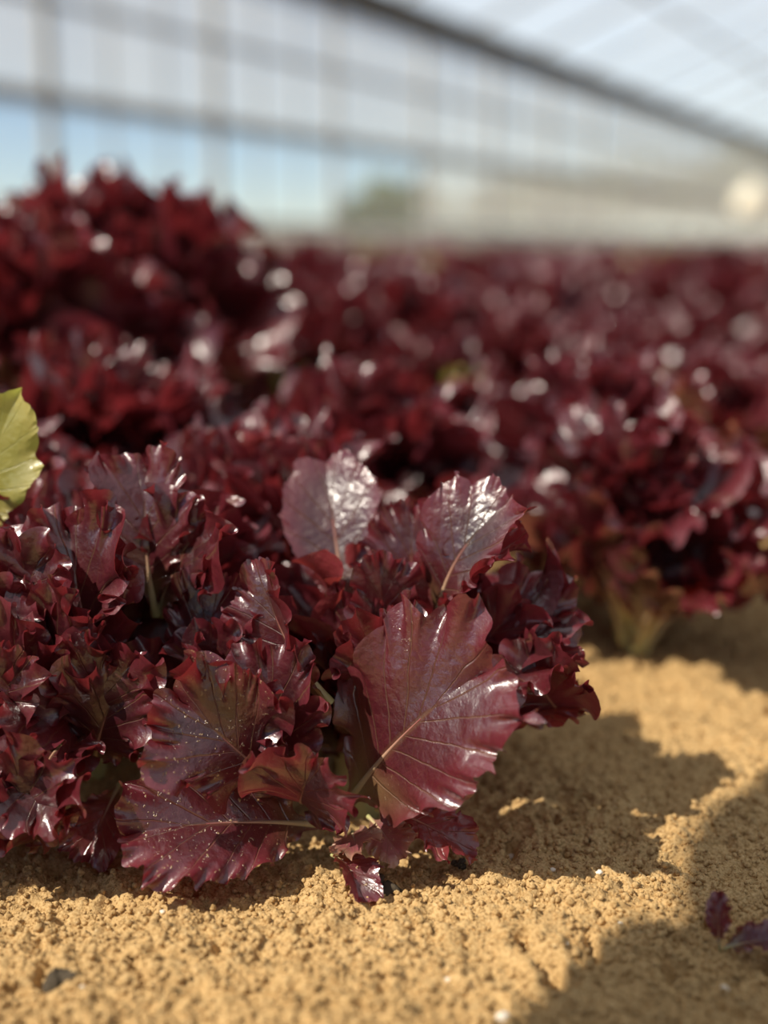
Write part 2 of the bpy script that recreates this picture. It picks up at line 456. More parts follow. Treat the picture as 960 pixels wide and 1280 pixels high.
def build_ground():
    # fine foreground sand
    xs = np.linspace(-0.24, 0.46, 620); ys = np.linspace(0.24, 0.98, 660)
    X, Y = np.meshgrid(xs, ys)
    Z = ground_h(X, Y)
    ed = np.minimum.reduce([X + 0.24, 0.46 - X, Y - 0.24, 0.98 - Y])
    Z = np.where(ed < 0.02, Z - 0.004 * (1 - ed / 0.02), Z)
    n, m = X.shape
    idx = np.arange(n * m).reshape(n, m)
    f = np.stack([idx[:-1, :-1], idx[:-1, 1:], idx[1:, 1:], idx[1:, :-1]], -1).reshape(-1, 4)
    fine = mesh_np('floor', np.stack([X, Y, Z], -1).reshape(-1, 3), f)
    o = obj('floor', fine, M['sand']); tag(o, 'loose golden sandy soil of the greenhouse bed and path', None, None, 'structure')
    # the rest of the field floor
    xs = np.concatenate([np.linspace(-9, -0.7, 25), np.linspace(-0.6, 2.0, 66), np.linspace(2.2, 45, 30)])
    ys = np.concatenate([np.linspace(-9, -0.2, 16), np.linspace(-0.1, 3.0, 78), np.linspace(3.2, 45, 40)])
    X, Y = np.meshgrid(xs, ys)
    Z = ground_h(X, Y, False) * np.clip(3 - Y * 0.4, 0.2, 1)
    inside = (X > -0.19) & (X < 0.41) & (Y > 0.29) & (Y < 0.93)
    Z = np.where(inside, Z - 0.015, Z - 0.0015)
    n, m = X.shape
    idx = np.arange(n * m).reshape(n, m)
    f = np.stack([idx[:-1, :-1], idx[:-1, 1:], idx[1:, 1:], idx[1:, :-1]], -1).reshape(-1, 4)
    o2 = obj('floor_bed', mesh_np('floor_bed', np.stack([X, Y, Z], -1).reshape(-1, 3), f), M['sand'], o)
    # ground outside
    og = obj('ground_outside', mesh_np('ground_outside', [(-200, -60, -0.06), (200, -60, -0.06), (200, 300, -0.06), (-200, 300, -0.06)], [(0, 1, 2, 3)]), M['outside'])
    tag(og, 'pale dry ground outside the greenhouse', None, None, 'structure')
build_ground()

# ------------------------------------------------------------------ lettuce leaves
def grow_leaf(seed, L=1.0, width=0.42, G=0.9, bend=0.5, bend2=0.0, fold=0.35, N=64, Mh=14, iters=160,
              petiole=0.2, ruf=0.05, teeth=0.022, lobes=0.12, twist=0.0, tip=0.22, up=True, split=.6):
    """A leaf blade by differential growth: veins leave the midrib towards the margin,
    margin rows get excess rest length and buckle into ruffles.
    Chord runs from the origin to (0,L,0); upper side is +z."""
    rg = np.random.RandomState(seed)
    s = np.linspace(0, 1, N + 1)
    # midrib in the y,z plane
    ang = bend * (s ** 1.4 - 0.38) + bend2 * (s - 0.5) ** 2
    ds = 0.80 / N
    my = np.concatenate([[0], np.cumsum(np.cos(ang[:-1]) * ds)]); mz = np.concatenate([[0], np.cumsum(-np.sin(ang[:-1]) * ds)])
    T = np.stack([np.zeros_like(s), np.cos(ang), -np.sin(ang)], -1)
    Nn = np.stack([np.zeros_like(s), np.sin(ang), np.cos(ang)], -1)
    mid = np.stack([np.zeros_like(s), my, mz], -1)
    tw = twist * s
    Xd = np.stack([np.cos(tw), np.zeros_like(s), np.sin(tw)], -1)
    # vein angle and length
    alpha = np.radians(np.interp(s, [0, .25, .6, .85, 1], [70, 62, 48, 28, 0]))
    prof = np.interp(s, [0, petiole * .5, petiole, petiole + .14, petiole + .3, .72, .88, 1], [.06, .055, .085, .46, .82, 1.0, .86, tip / width])
    k5 = np.ones(5) / 5
    prof = np.convolve(np.pad(prof, 2, mode='edge'), k5, 'valid')
    j = np.arange(-Mh, Mh + 1); t = j / Mh; at_ = np.abs(t); sg = np.sign(t)
    S = s[:, None]
    lob = np.zeros((N + 1, 2 * Mh + 1))
    for side in (-1, 1):
        f1, p1, f2, p2 = rg.uniform(2.5, 4), rg.uniform(0, 6.3), rg.uniform(6, 9), rg.uniform(0, 6.3)
        m_ = 1 + lobes * np.sin(2*np.pi*f1*s + p1) + lobes * .6 * np.sin(2*np.pi*f2*s + p2)
        m_ = 1 + (m_ - 1) * np.clip((1 - s) * 6, 0, 1)
        lob[:, sg == side] = m_[:, None]
    lob[:, Mh] = 1
    ln = width * prof[:, None] * lob
    # flat layout (for rest lengths)
    F = np.zeros((N + 1, 2 * Mh + 1, 2))
    F[..., 0] = sg[None, :] * np.sin(alpha)[:, None] * ln * at_[None, :]
    F[..., 1] = (s * 0.80)[:, None] + np.cos(alpha)[:, None] * ln * at_[None, :]
    grow = 1 + G * (0.15 * at_ ** 2 + 1.1 * at_ ** 3.6)
    gs = np.clip((s - petiole * .8) / 0.2, 0, 1)[:, None]
    gr = 1 + (grow[None, :] - 1) * gs
    es = F[1:] - F[:-1]; et = F[:, 1:] - F[:, :-1]
    gm = 0.5 * (gr[1:] + gr[:-1])
    esg = es * gm[..., None]
    Rs = np.linalg.norm(esg, axis=-1); Rt = np.linalg.norm(et, axis=-1)
    Rd1 = np.linalg.norm(0.5 * (esg[:, 1:] + esg[:, :-1]) + 0.5 * (et[1:] + et[:-1]), axis=-1)
    Rd2 = np.linalg.norm(0.5 * (esg[:, 1:] + esg[:, :-1]) - 0.5 * (et[1:] + et[:-1]), axis=-1)
    # first shape
    fa = fold * (1 - 0.45 * s)
    out = np.sin(alpha)[:, None, None] * (sg[None, :, None] * np.cos(fa)[:, None, None] * Xd[:, None, :] + np.sin(fa)[:, None, None] * Nn[:, None, :])
    dirs = np.cos(alpha)[:, None, None] * T[:, None, :] + out
    base = mid[:, None, :] + dirs * (ln * at_[None, :])[..., None]
    disp = np.zeros((N + 1, 2 * Mh + 1))
    for side in (-1, 1):
        mk = sg == side; tt = at_[mk]
        w = 0
        for (f, amp, pw) in ((rg.uniform(1.6, 2.6), 1.0, 2.0), (rg.uniform(3.5, 5.5), 1.0, 3.5), (rg.uniform(8, 12), .7, 6.0)):
            ph = rg.uniform(0, 6.3); fm = rg.uniform(.5, 1.5); pp = rg.uniform(0, 6.3)
            ar = 2*np.pi*f*s + ph + .8*np.sin(2*np.pi*fm*s + pp)
            w = w + amp * np.sin(ar)[:, None] * tt[None, :] ** pw
        disp[:, mk] = w
    o1, o2 = rg.uniform(0, 50, 2)
    iso = vnoise(F[..., 0] * 5 + o1, F[..., 1] * 5 + o2, seed) * 1.1 + vnoise(F[..., 0] * 11 + o2, F[..., 1] * 11 + o1, seed + 1) * .7 * at_[None, :]
    disp = disp * .30 + iso * np.minimum(at_ * 2, 1)[None, :]
    disp *= ruf * gs * np.clip((1.0 - S) * 8, .25, 1)
    P = base + disp[..., None] * Nn[:, None, :]
    pin = P[:, Mh].copy()
    stiff_a = (0.30 * (1 - at_) ** .6 + 0.24)[None, :, None]
    stiff_b = (0.30 * (1 - at_) ** .8 + 0.035)[None, :, None]
    cnt = np.zeros(P.shape[:2])
    cnt[1:] += 1; cnt[:-1] += 1; cnt[:, 1:] += 1; cnt[:, :-1] += 1
    cnt[1:, 1:] += .7; cnt[:-1, :-1] += .7; cnt[1:, :-1] += .7; cnt[:-1, 1:] += .7
    cnt = cnt[..., None]
    def con(A, B, R):
        d = B - A
        l = np.sqrt((d * d).sum(-1)) + 1e-9
        return d * (0.5 * (l - R) / l)[..., None]
    for it in range(iters):
        C = np.zeros_like(P)
        c = con(P[:-1], P[1:], Rs); C[:-1] += c; C[1:] -= c
        c = con(P[:, :-1], P[:, 1:], Rt); C[:, :-1] += c; C[:, 1:] -= c
        c = .7 * con(P[:-1, :-1], P[1:, 1:], Rd1); C[:-1, :-1] += c; C[1:, 1:] -= c
        c = .7 * con(P[:-1, 1:], P[1:, :-1], Rd2); C[:-1, 1:] += c; C[1:, :-1] -= c
        P = P + 1.5 * C / cnt
        lap = np.zeros_like(P)
        lap[1:-1] += .5 * (P[2:] + P[:-2]) - P[1:-1]
        lap[:, 1:-1] += .5 * (P[:, 2:] + P[:, :-2]) - P[:, 1:-1]
        P = P + (stiff_a if it < iters * split else stiff_b) * lap + 0.003 * (base - P)
        P[:, Mh] = pin
        tipm = .5 * (P[N] + P[N, ::-1]); P[N] = tipm
    for _ in range(3):                      # ease the sharpest creases along the margin
        sm = P.copy(); sm[1:-1] += (0.18 * at_ ** 2)[None, :, None] * (.5 * (P[2:] + P[:-2]) - P[1:-1])
        sm[:, Mh] = P[:, Mh]; P = sm
    if up:                                  # twice the rows, by cubic interpolation
        A = np.concatenate([2 * P[:1] - P[1:2], P, 2 * P[-1:] - P[-2:-1]])
        midp = (-A[:-3] + 9 * A[1:-2] + 9 * A[2:-1] - A[3:]) / 16
        O = np.empty((2 * N + 1,) + P.shape[1:]); O[0::2] = P; O[1::2] = midp
        P = O; N = 2 * N; s = np.linspace(0, 1, N + 1)
    # pointed teeth on the margin
    for jj, j2, j3 in ((0, 1, 2), (2 * Mh, 2 * Mh - 1, 2 * Mh - 2)):
        d = P[:, jj] - P[:, j3]; d /= np.linalg.norm(d, axis=1)[:, None] + 1e-9
        nt = max(12, N // 3)
        kn = rg.uniform(-.3, 1, nt + 1) * (0.35 + 0.65 * rg.rand(nt + 1)); kn[0::2] = -abs(kn[0::2]) * .4
        kx = (np.arange(nt + 1) + rg.uniform(-.3, .3, nt + 1)) / nt
        th = np.interp(s, kx, kn) * teeth * np.clip((s - petiole) * 5, 0, 1)
        P[:, jj] += d * th[:, None]; P[:, j2] += d * th[:, None] * .35
    # chord from base to the tip of the blade along +y
    tipp = P[N, -1]; ch = tipp - P[0, Mh]
    rot = math.atan2(ch[2], ch[1]); c_, s_ = math.cos(-rot), math.sin(-rot)
    Q = P - P[0, Mh]
    y = Q[..., 1] * c_ - Q[..., 2] * s_; z = Q[..., 1] * s_ + Q[..., 2] * c_
    Q = np.stack([Q[..., 0], y, z], -1) * (L / max(1e-6, math.hypot(ch[1], ch[2])))
    idx = np.arange((N + 1) * (2 * Mh + 1)).reshape(N + 1, -1)
    f = np.stack([idx[:-1, :-1], idx[:-1, 1:], idx[1:, 1:], idx[1:, :-1]], -1).reshape(-1, 4)
    uv = np.stack([np.repeat(s, 2 * Mh + 1), np.tile(t * .5 + .5, N + 1)], -1)
    return Q, f, uv

def rib_np(Q, L, r0=0.030, r1=0.004, end=0.86):
    n, m = Q.shape[:2]; mh = m // 2
    k = int((n - 1) * end)
    pts = Q[:k + 1:2, mh]
    nr = np.cross(Q[:k + 1:2, mh + 1] - Q[:k + 1:2, mh - 1], np.gradient(pts, axis=0))
    nr /= np.linalg.norm(nr, axis=1)[:, None] + 1e-9
    s = np.linspace(0, 1, len(pts))
    rad = L * (r1 + (r0 - r1) * (1 - s) ** 1.5)
    v, f = tube_np(pts - nr * rad[:, None] * 0.35, rad, 7)
    return v, f, np.stack([np.repeat(s * end, 7), np.tile(np.linspace(0, 1, 7), len(pts))], -1)

LEAFN = [0]
def leaf_meshes(Q, f, uv, L, mt, rib=True, r0=0.034):
    me = mesh_np('leaf', Q.reshape(-1, 3), f, uv); me.materials.append(M[mt])
    rm = None
    if rib:
        v, ff, u2 = rib_np(Q, L, r0=r0)
        rm = mesh_np('midrib', v, ff, u2); rm.materials.append(M['midrib'])
    return me, rm
def put_leaf(parent, me, rm, mat4, name='leaf', label=None):
    o = obj(name, me, None, parent)
    o.matrix_local = mat4
    if label: o['label'] = label
    if rm is not None: obj('midrib', rm, None, o)
    return o

# library of blades: (upright inner, spreading outer), each unit length
LIB = []
LL = 0.10                                  # library blades are 10 cm long
for q in range(12):
    rgq = random.Random(100 + q)
    outer = q >= 5
    Q, f, uv = grow_leaf(200 + q, LL, width=rgq.uniform(.44, .56), tip=.27, lobes=.20, G=rgq.uniform(1.3, 2.2), bend=(rgq.uniform(.9, 1.5) if outer else rgq.uniform(-.1, .6)),
                         fold=rgq.uniform(.15, .5), petiole=rgq.uniform(.14, .24), ruf=.08, N=72, Mh=16, iters=180, teeth=.05, split=.25)
    kinds = ('leaf',) + (('leaf_rust',) if q in (1, 3, 6, 9) else ()) + (('leaf_green',) if q in (2, 8) else ())
    LIB.append((outer, {mt: leaf_meshes(Q, f, uv, LL, mt) for mt in kinds}))
LOW = []
for q in range(6):
    rgq = random.Random(300 + q)
    Q, f, uv = grow_leaf(400 + q, LL, width=rgq.uniform(.46, .58), G=rgq.uniform(1.0, 1.8), bend=rgq.uniform(.3, 1.3), fold=rgq.uniform(.15, .5), petiole=.2, ruf=.07, N=26, Mh=7, iters=90, teeth=.04, up=False)
    LOW.append((Q, f, uv, {mt: leaf_meshes(Q, f, uv, LL, mt, rib=False)[0] for mt in ('leaf', 'leaf_rust', 'leaf_green')}))

def frame(origin, y, n):
    y = Vector(y).normalized(); n = Vector(n)
    z = (n - y * n.dot(y)).normalized(); x = y.cross(z)
    return Matrix(((x.x, y.x, z.x, origin[0]), (x.y, y.y, z.y, origin[1]), (x.z, y.z, z.z, origin[2]), (0, 0, 0, 1)))

def rosette(parent, rg, n, size, detail, heightf=1.0, green=0.025, rust=0.05, back=False):
    """a generic head: outer leaves lean out, inner leaves stand"""
    for i in range(n):
        f = i / max(1, n - 1)                   # 0 = outermost
        az = i * 2.39996 + rg.uniform(-.3, .3)
        el = math.radians(18 + 62 * f ** .8 + rg.uniform(-8, 8))
        if back: az = math.pi * (.5 + .42 * math.sin(i * 2.4)) ; el = max(el, math.radians(30))
        L = size * (1.0 - .18 * f) * rg.uniform(.88, 1.12)
        y = Vector((math.cos(az) * math.cos(el), math.sin(az) * math.cos(el), math.sin(el) * heightf))
        nrm = Vector((-math.cos(az) * math.sin(el), -math.sin(az) * math.sin(el), math.cos(el)))
        nrm = nrm + Vector((rg.uniform(-.25, .25), rg.uniform(-.25, .25), rg.uniform(-.25, .25)))
        r = rg.random()
        mt = 'leaf_green' if r < green else ('leaf_rust' if r < green + rust else 'leaf')
        o0 = Vector((math.cos(az), math.sin(az), 0)) * size * .05 + Vector((0, 0, size * (.04 + (.06 if back else .55) * f)))
        mx = frame(o0, y, nrm) @ Matrix.Scale(L / LL, 4)
        if detail == 2:
            cand = [l for l in LIB if l[0] == (f < .6) or mt != 'leaf'] if rg.random() < .8 else LIB
            cand = [l for l in cand if mt in l[1]]
            me, rm = rg.choice(cand)[1][mt]
            put_leaf(parent, me, rm, mx)
        elif detail == 1:
            put_leaf(parent, rg.choice([l for l in LIB if mt in l[1]])[1][mt][0], None, mx)
        else:
            put_leaf(parent, rg.choice(LOW)[3][mt], None, mx)
# ------------------------------------------------------------------ the two heads in focus, leaf by leaf
# (base pixel+depth, tip pixel+depth, upper-side direction, options)
def hero_leaf(parent, inv, seed, b, t, n, mt='leaf', r0=0.036, label=None, **kw):
    B = at(*b); T_ = at(*t)
    L = (T_ - B).length
    o = dict(width=.46, G=1.1, bend=.6, fold=.3, N=88, Mh=20, iters=190, ruf=.075, teeth=.05, tip=.25, lobes=.14)
    o.update(kw)
    if o['G'] > .6: o['G'] *= 1.1
    Q, f, uv = grow_leaf(seed, L, **o)
    me, rm = leaf_meshes(Q, f, uv, L, mt, r0=r0)
    put_leaf(parent, me, rm, inv @ frame(B, T_ - B, n), label=label)

def ground_at(px, py):
    d = at(px, py, 1.0) - cam.location
    k = -HCAM / d.z
    return cam.location + d * k

def hero(name, label, gx, gy, leaves, extra, seed):
    p = empty(name, (gx, gy, gz(gx, gy)))
    tag(p, label, 'lettuce')
    inv = Matrix.Translation(-p.location)
    for i, (b, t, n, kw) in enumerate(leaves):
        hero_leaf(p, inv, seed + i * 7, b, t, n, **kw)
    rg = random.Random(seed)
    rosette(p, rg, *extra)
    # short root stump where the leaves meet
    v, f = tube_np([(0, 0, -.012), (0, 0, .0), (0.001, 0, .012), (0, 0.001, .026)], [.009, .011, .010, .006], 10)
    obj('stump', mesh_np('stump', v, f, np.zeros((len(v), 2))), M['midrib'], p)
    return p

FRONT = [
  # A  broad shiny leaf facing the camera
  ((438, 1000, .437), (606, 838, .402), (-.32, -.79, .52), dict(width=.60, G=.85, bend=.5, fold=.12, petiole=.10, ruf=.085, teeth=.07, tip=.28, lobes=.10, r0=.026)),
  # B  sandy leaf lying out to the left
  ((412, 1032, .435), (158, 1046, .405), (.05, -.72, .70), dict(mt='leaf_dust', width=.46, G=.95, bend=.45, fold=.15, petiole=.20, ruf=.06, teeth=.045, lobes=.06, tip=.26, r0=.024)),
  # C  upright plum leaf with straight pale midrib
  ((440, 810, .462), (408, 578, .480), (-.15, -1, .35), dict(width=.40, G=.35, bend=.25, fold=.25, petiole=.25, ruf=.03, teeth=.02, lobes=.05, r0=.020, tip=.2)),
  # D  folded leaf on the right
  ((545, 790, .455), (636, 628, .438), (-.48, -.62, .62), dict(width=.50, G=.6, bend=.9, fold=.30, petiole=.22, r0=.036)),
  ((545, 800, .46), (665, 690, .43), (-.3, -.35, .9), dict(width=.40, G=.9, bend=.9, fold=.4, petiole=.25, r0=.036)),
  # E  leaf with yellow midrib in the middle
  ((412, 880, .425), (338, 705, .425), (-.75, -.5, .35), dict(width=.42, G=1.0, bend=.5, fold=.6, petiole=.12, r0=.034)),
  ((430, 900, .455), (480, 770, .442), (-.3, -.8, .5), dict(width=.55, G=1.2, bend=.5, fold=.3, petiole=.14)),
  # I  ruffled leaves left of the middle
  ((352, 985, .43), (232, 880, .408), (-.1, -.85, .5), dict(mt='leaf_dust', width=.55, G=1.5, bend=.9, fold=.2)),
  ((365, 980, .44), (335, 825, .418), (-.2, -.9, .4), dict(width=.50, G=1.3, bend=.9, fold=.2)),
  ((380, 1000, .44), (395, 950, .405), (0, -.9, .4), dict(width=.6, G=1.5, bend=.8)),
  # H
  ((240, 880, .448), (290, 728, .438), (-.25, -.9, .45), dict(width=.50, G=.75, bend=.8, fold=.2)),
  # K  right-hand leaves
  ((540, 900, .465), (728, 838, .440), (-.15, -.45, .9), dict(width=.40, G=1.3, bend=.8, fold=.25, petiole=.22)),
  ((545, 850, .47), (700, 772, .45), (-.35, -.6, .7), dict(width=.50, G=1.4, bend=.6)),
  ((560, 920, .47), (722, 890, .452), (-.2, -.5, .8), dict(mt='leaf_rust', width=.35, G=1.2, bend=1.1, petiole=.25)),
  # upper middle
  ((520, 800, .47), (520, 640, .465), (-.3, -.9, .3), dict(width=.45, G=1.3, bend=.5)),
  ((470, 830, .455), (470, 690, .44), (.3, -.9, .3), dict(width=.40, G=1.2, bend=.5)),
  # low leaves touching the sand
  ((470, 1010, .43), (590, 1075, .415), (.1, -.6, .8), dict(mt='leaf_rust', width=.34, G=1.1, bend=.7, petiole=.3)),
  ((460, 1020, .43), (505, 1075, .41), (-.1, -.7, .7), dict(mt='leaf_dead', width=.45, G=.9, bend=.3, label='withered pink and tan leaf')),
  ((440, 1040, .43), (450, 1070, .405), (-.1, -.7, .7), dict(mt='leaf_dead', width=.45, G=.9, bend=.3, label='withered pink and tan leaf')),
]
LEFT = [
  # F  top
  ((195, 770, .455), (186, 583, .452), (-.1, -.9, .45), dict(width=.50, G=1.0, bend=.7, fold=.35)),
  ((200, 770, .46), (262, 672, .44), (-.2, -.75, .6), dict(width=.5, G=1.0, bend=.7)),
  # G  frilly leaf on a tall stalk
  ((150, 920, .440), (98, 655, .435), (-.25, -.9, .3), dict(width=.42, G=1.9, bend=.5, fold=.2, petiole=.3)),
  ((140, 900, .445), (60, 745, .425), (-.4, -.8, .4), dict(width=.5, G=1.8, bend=.7)),
  # J
  ((90, 930, .45), (-20, 800, .42), (-.2, -.8, .6), dict(width=.55, G=1.4, bend=.9)),
  ((100, 940, .45), (20, 880, .415), (-.1, -.7, .7), dict(width=.6, G=1.6, bend=1.0)),
  ((90, 935, .44), (48, 1030, .400), (-.1, -.75, .6), dict(width=.5, G=1.5, bend=1.2, petiole=.1)),
  ((120, 950, .445), (155, 845, .422), (.1, -.9, .4), dict(width=.5, G=1.6, bend=.9)),
  ((150, 980, .45), (110, 1075, .43), (.1, -.8, .5), dict(mt='leaf_rust', width=.5, G=1.0, bend=.8)),
  ((180, 930, .46), (215, 820, .45), (0, -.9, .4), dict(mt='leaf_rust', width=.4, G=.8, bend=.4)),
  ((60, 900, .46), (10, 735, .45), (0, -.9, .4), dict(width=.5, G=1.4, bend=.6)),
]
def curls(spots, seed):
    rg = random.Random(seed); out = []
    for (px, py, z) in spots:
        ln = rg.uniform(62, 100); an = rg.uniform(-.7, .7)
        out.append(((px - math.sin(an) * ln, py + math.cos(an) * ln, z + .022), (px, py, z), (rg.uniform(-.5, .3), -.85, rg.uniform(.2, .7)),
                    dict(width=rg.uniform(.5, .66), G=rg.uniform(1.5, 2.4), bend=rg.uniform(.5, 1.3), fold=rg.uniform(0, .4), petiole=.14, N=64, Mh=14, teeth=.06)))
    return out
FRONT += curls([(300, 868, .415), (478, 790, .43), (545, 715, .452), (668, 812, .440), (640, 770, .446), (268, 800, .43)], 5)
LEFT += curls([(62, 700, .428), (152, 700, .43), (132, 838, .418), (28, 832, .412), (248, 668, .442), (60, 955, .405), (15, 985, .405), (95, 775, .42), (25, 750, .425), (205, 825, .435)], 6)
g = ground_at(445, 1040)
front = hero('lettuce', 'glossy dark red lettuce head in sharp focus at the bed edge, shadow on sand', g.x, g.y + .03, FRONT, (12, .080, 2, 1.0, 0.0, .06, True), 1000)
left = hero('lettuce', 'frilly dark red lettuce head at the left edge beside the sharp one', -.118, .465, LEFT, (16, .095, 2, 1.0, 0.0, .1, True), 2000)

# ------------------------------------------------------------------ green leaved head at the left edge
p = empty('lettuce', (-.185, .56, gz(-.185, .56)))
tag(p, 'lettuce head with one broad yellow-green leaf at the left edge', 'lettuce')
inv = Matrix.Translation(-p.location)
hero_leaf(p, inv, 3001, (-45, 700, .475), (28, 484, .445), (.1, -.95, .5), mt='leaf_green', width=.36, G=.35, bend=.5, fold=.1, petiole=.2, teeth=.012, label='broad yellow-green leaf')
rosette(p, random.Random(31), 26, .082, 2, 1.0, .06, .08)

def plain_head(label, x, y, n, size, seed, green=0.0, rust=.12):
    p = empty('lettuce', (x, y, gz(x, y)))
    tag(p, label, 'lettuce')
    rosette(p, random.Random(seed), n, size, 2, 1.0, green, rust)
    return p
plain_head('shaded red lettuce head low in the left corner, mostly cut by the frame', -.205, .405, 20, .078, 41)
plain_head('blurred red lettuce head at the sand edge just right of the sharp one', .125, .615, 30, .080, 42, 0, .06)
plain_head('red lettuce head close behind the sharp one, between it and the left head', -.055, .555, 30, .082, 43)
plain_head('blurred red lettuce head behind the frilly left one, right of the yellow-green leaf', -.150, .690, 30, .088, 44)
plain_head('blurred red lettuce head behind the upright plum-coloured leaf in the middle', -.010, .690, 30, .084, 45)

# ------------------------------------------------------------------ the field, row by row
SPA, SPB = .175, .185
rgf = random.Random(77)
cands = []
TAKEN = [(-.150, .690), (-.010, .690), (.125, .615), (-.055, .555), (-.185, .56), (-.118, .465), (.0, .45)]
for bi in range(0, 29):
    for ai in range(-30, 150):
        w = Vector((.010, .450, 0)) + U * (ai * SPA + (0.1 if bi % 2 else 0)) + V * (bi * SPB)
        w += U * rgf.uniform(-.035, .035) + V * rgf.uniform(-.03, .03)
        if w.y < .56 or min((w.xy - Vector(q)).length for q in TAKEN) < .12: continue
        px = 480 + w.x / w.y * FPX
        m = 150 / w.y ** .5
        if px < -m or px > 960 + m: continue
        if w.y > 26: continue
        cands.append((w.y, px, w, ai, bi))
cands.sort(key=lambda c: c[0])
rows = {}
field_rest = []
for i, (y, px, w, ai, bi) in enumerate(cands):
    if i >= 290:
        field_rest.append((y, px, w)); continue
    if y < 1.6:
        det, n, size = 2, 33, .086
    elif y < 3.0:
        det, n, size = 1, 23, .094
    else:
        det, n, size = 0, 16, .104
    size *= rgf.uniform(.88, 1.12)
    hf = 1.0
    if y > .62: size *= 1 + .52 * max(0, min(1, (300 - px) / 130)) * max(0, min(1, (1.9 - y) / .5, (y - .6) / .2))
    p = empty('lettuce', (w.x, w.y, gz(w.x, w.y) if y < 3 else 0.0), rgf.uniform(0, 6.28))
    rosette(p, rgf, n, size, det, hf)
    if y < 3.0:
        rows.setdefault(bi, []).append((ai, p))
        tag(p, None, 'lettuce', 'soft-focus lettuce heads behind the sharp ones')
    else:
        tag(p, 'far blurred red lettuce head towards the glazed wall', 'lettuce', 'lettuce heads in the far rows')
ORD = 'first second third fourth fifth sixth seventh eighth ninth tenth eleventh twelfth thirteenth fourteenth fifteenth sixteenth seventeenth eighteenth nineteenth twentieth'.split()
for r, bi in enumerate(sorted(rows)):
    for q, (ai, p) in enumerate(sorted(rows[bi], key=lambda e: e[0])):
        p['label'] = 'soft-focus red lettuce head, %s from the front, %s row from the sand path' % (ORD[min(q, 19)], ORD[min(r, 19)])
# far rows beyond counting: one object
vv, ff, uu, off = [], [], [], 0
for (y, px, w) in field_rest:
    for i in range(9):
        f_ = i / 8
        az = i * 2.39996 + rgf.uniform(-.3, .3); el = math.radians(20 + 55 * f_)
        Lh = .125 * rgf.uniform(.85, 1.15)
        yv = Vector((math.cos(az) * math.cos(el), math.sin(az) * math.cos(el), math.sin(el)))
        nv = Vector((-math.cos(az) * math.sin(el), -math.sin(az) * math.sin(el), math.cos(el)))
        mx = np.array(frame(Vector((w.x, w.y, .01)), yv, nv))
        Q, f, uv, _ = rgf.choice(LOW)
        Q = Q[::3, ::3] if y > 6 else Q[::2, ::2]
        n_, m_ = Q.shape[:2]
        pts = Q.reshape(-1, 3) * (Lh / LL) @ mx[:3, :3].T + mx[:3, 3]
        idx = np.arange(n_ * m_).reshape(n_, m_) + off
        ff.append(np.stack([idx[:-1, :-1], idx[:-1, 1:], idx[1:, 1:], idx[1:, :-1]], -1).reshape(-1, 4))
        s_ = np.linspace(0, 1, n_); t_ = np.linspace(0, 1, m_)
        uu.append(np.stack([np.repeat(s_, m_), np.tile(t_, n_)], -1))
        vv.append(pts); off += len(pts)
if vv:
    o = obj('lettuce_field', mesh_np('lettuce_field', np.concatenate(vv), np.concatenate(ff), np.concatenate(uu)), M['leaf'])
    tag(o, 'distant rows of red lettuce running to the far wall', 'lettuce', None, 'stuff')
print('PLANTS', len(cands), 'rest', len(field_rest), 'offverts', off)
# ------------------------------------------------------------------ loose grains, pebbles, debris on the sand
def ico():
    t = (1 + 5 ** .5) / 2
    v = np.array([(-1,t,0),(1,t,0),(-1,-t,0),(1,-t,0),(0,-1,t),(0,1,t),(0,-1,-t),(0,1,-t),(t,0,-1),(t,0,1),(-t,0,-1),(-t,0,1)], float)
    v /= np.linalg.norm(v[0])
    f = np.array([(0,11,5),(0,5,1),(0,1,7),(0,7,10),(0,10,11),(1,5,9),(5,11,4),(11,10,2),(10,7,6),(7,1,8),(3,9,4),(3,4,2),(3,2,6),(3,6,8),(3,8,9),(4,9,5),(2,4,11),(6,2,10),(8,6,7),(9,8,1)])
    return v, f
IV, IF = ico()
def build_grains():
    rg = np.random.RandomState(5)
    n = 38000
    # denser towards the camera, over the open sand in view
    y = .29 + rg.rand(n) ** 1.5 * .42
    x = (rg.rand(n) * 2 - 1) * (.33 * y + .01)
    r = .00026 + .0012 * rg.rand(n) ** 4.0
    z = ground_h(x, y) + r * .25
    sc = r[:, None] * rg.uniform(.7, 1.3, (n, 3))
    jit = 1 + rg.uniform(-.22, .22, (n, 12, 1))
    a = rg.uniform(0, 6.283, n); c, s = np.cos(a), np.sin(a)
    P = IV[None] * jit * sc[:, None, :]
    px = P[..., 0] * c[:, None] - P[..., 1] * s[:, None]; py = P[..., 0] * s[:, None] + P[..., 1] * c[:, None]
    P = np.stack([px + x[:, None], py + y[:, None], P[..., 2] + z[:, None]], -1)
    F = IF[None] + (np.arange(n) * 12)[:, None, None]
    o = obj('sand_grains', mesh_np('sand_grains', P.reshape(-1, 3), F.reshape(-1, 3)), M['sand'])
    tag(o, 'coarse golden sand grains and crumbs scattered over the soil', 'sand', None, 'stuff')
build_grains()

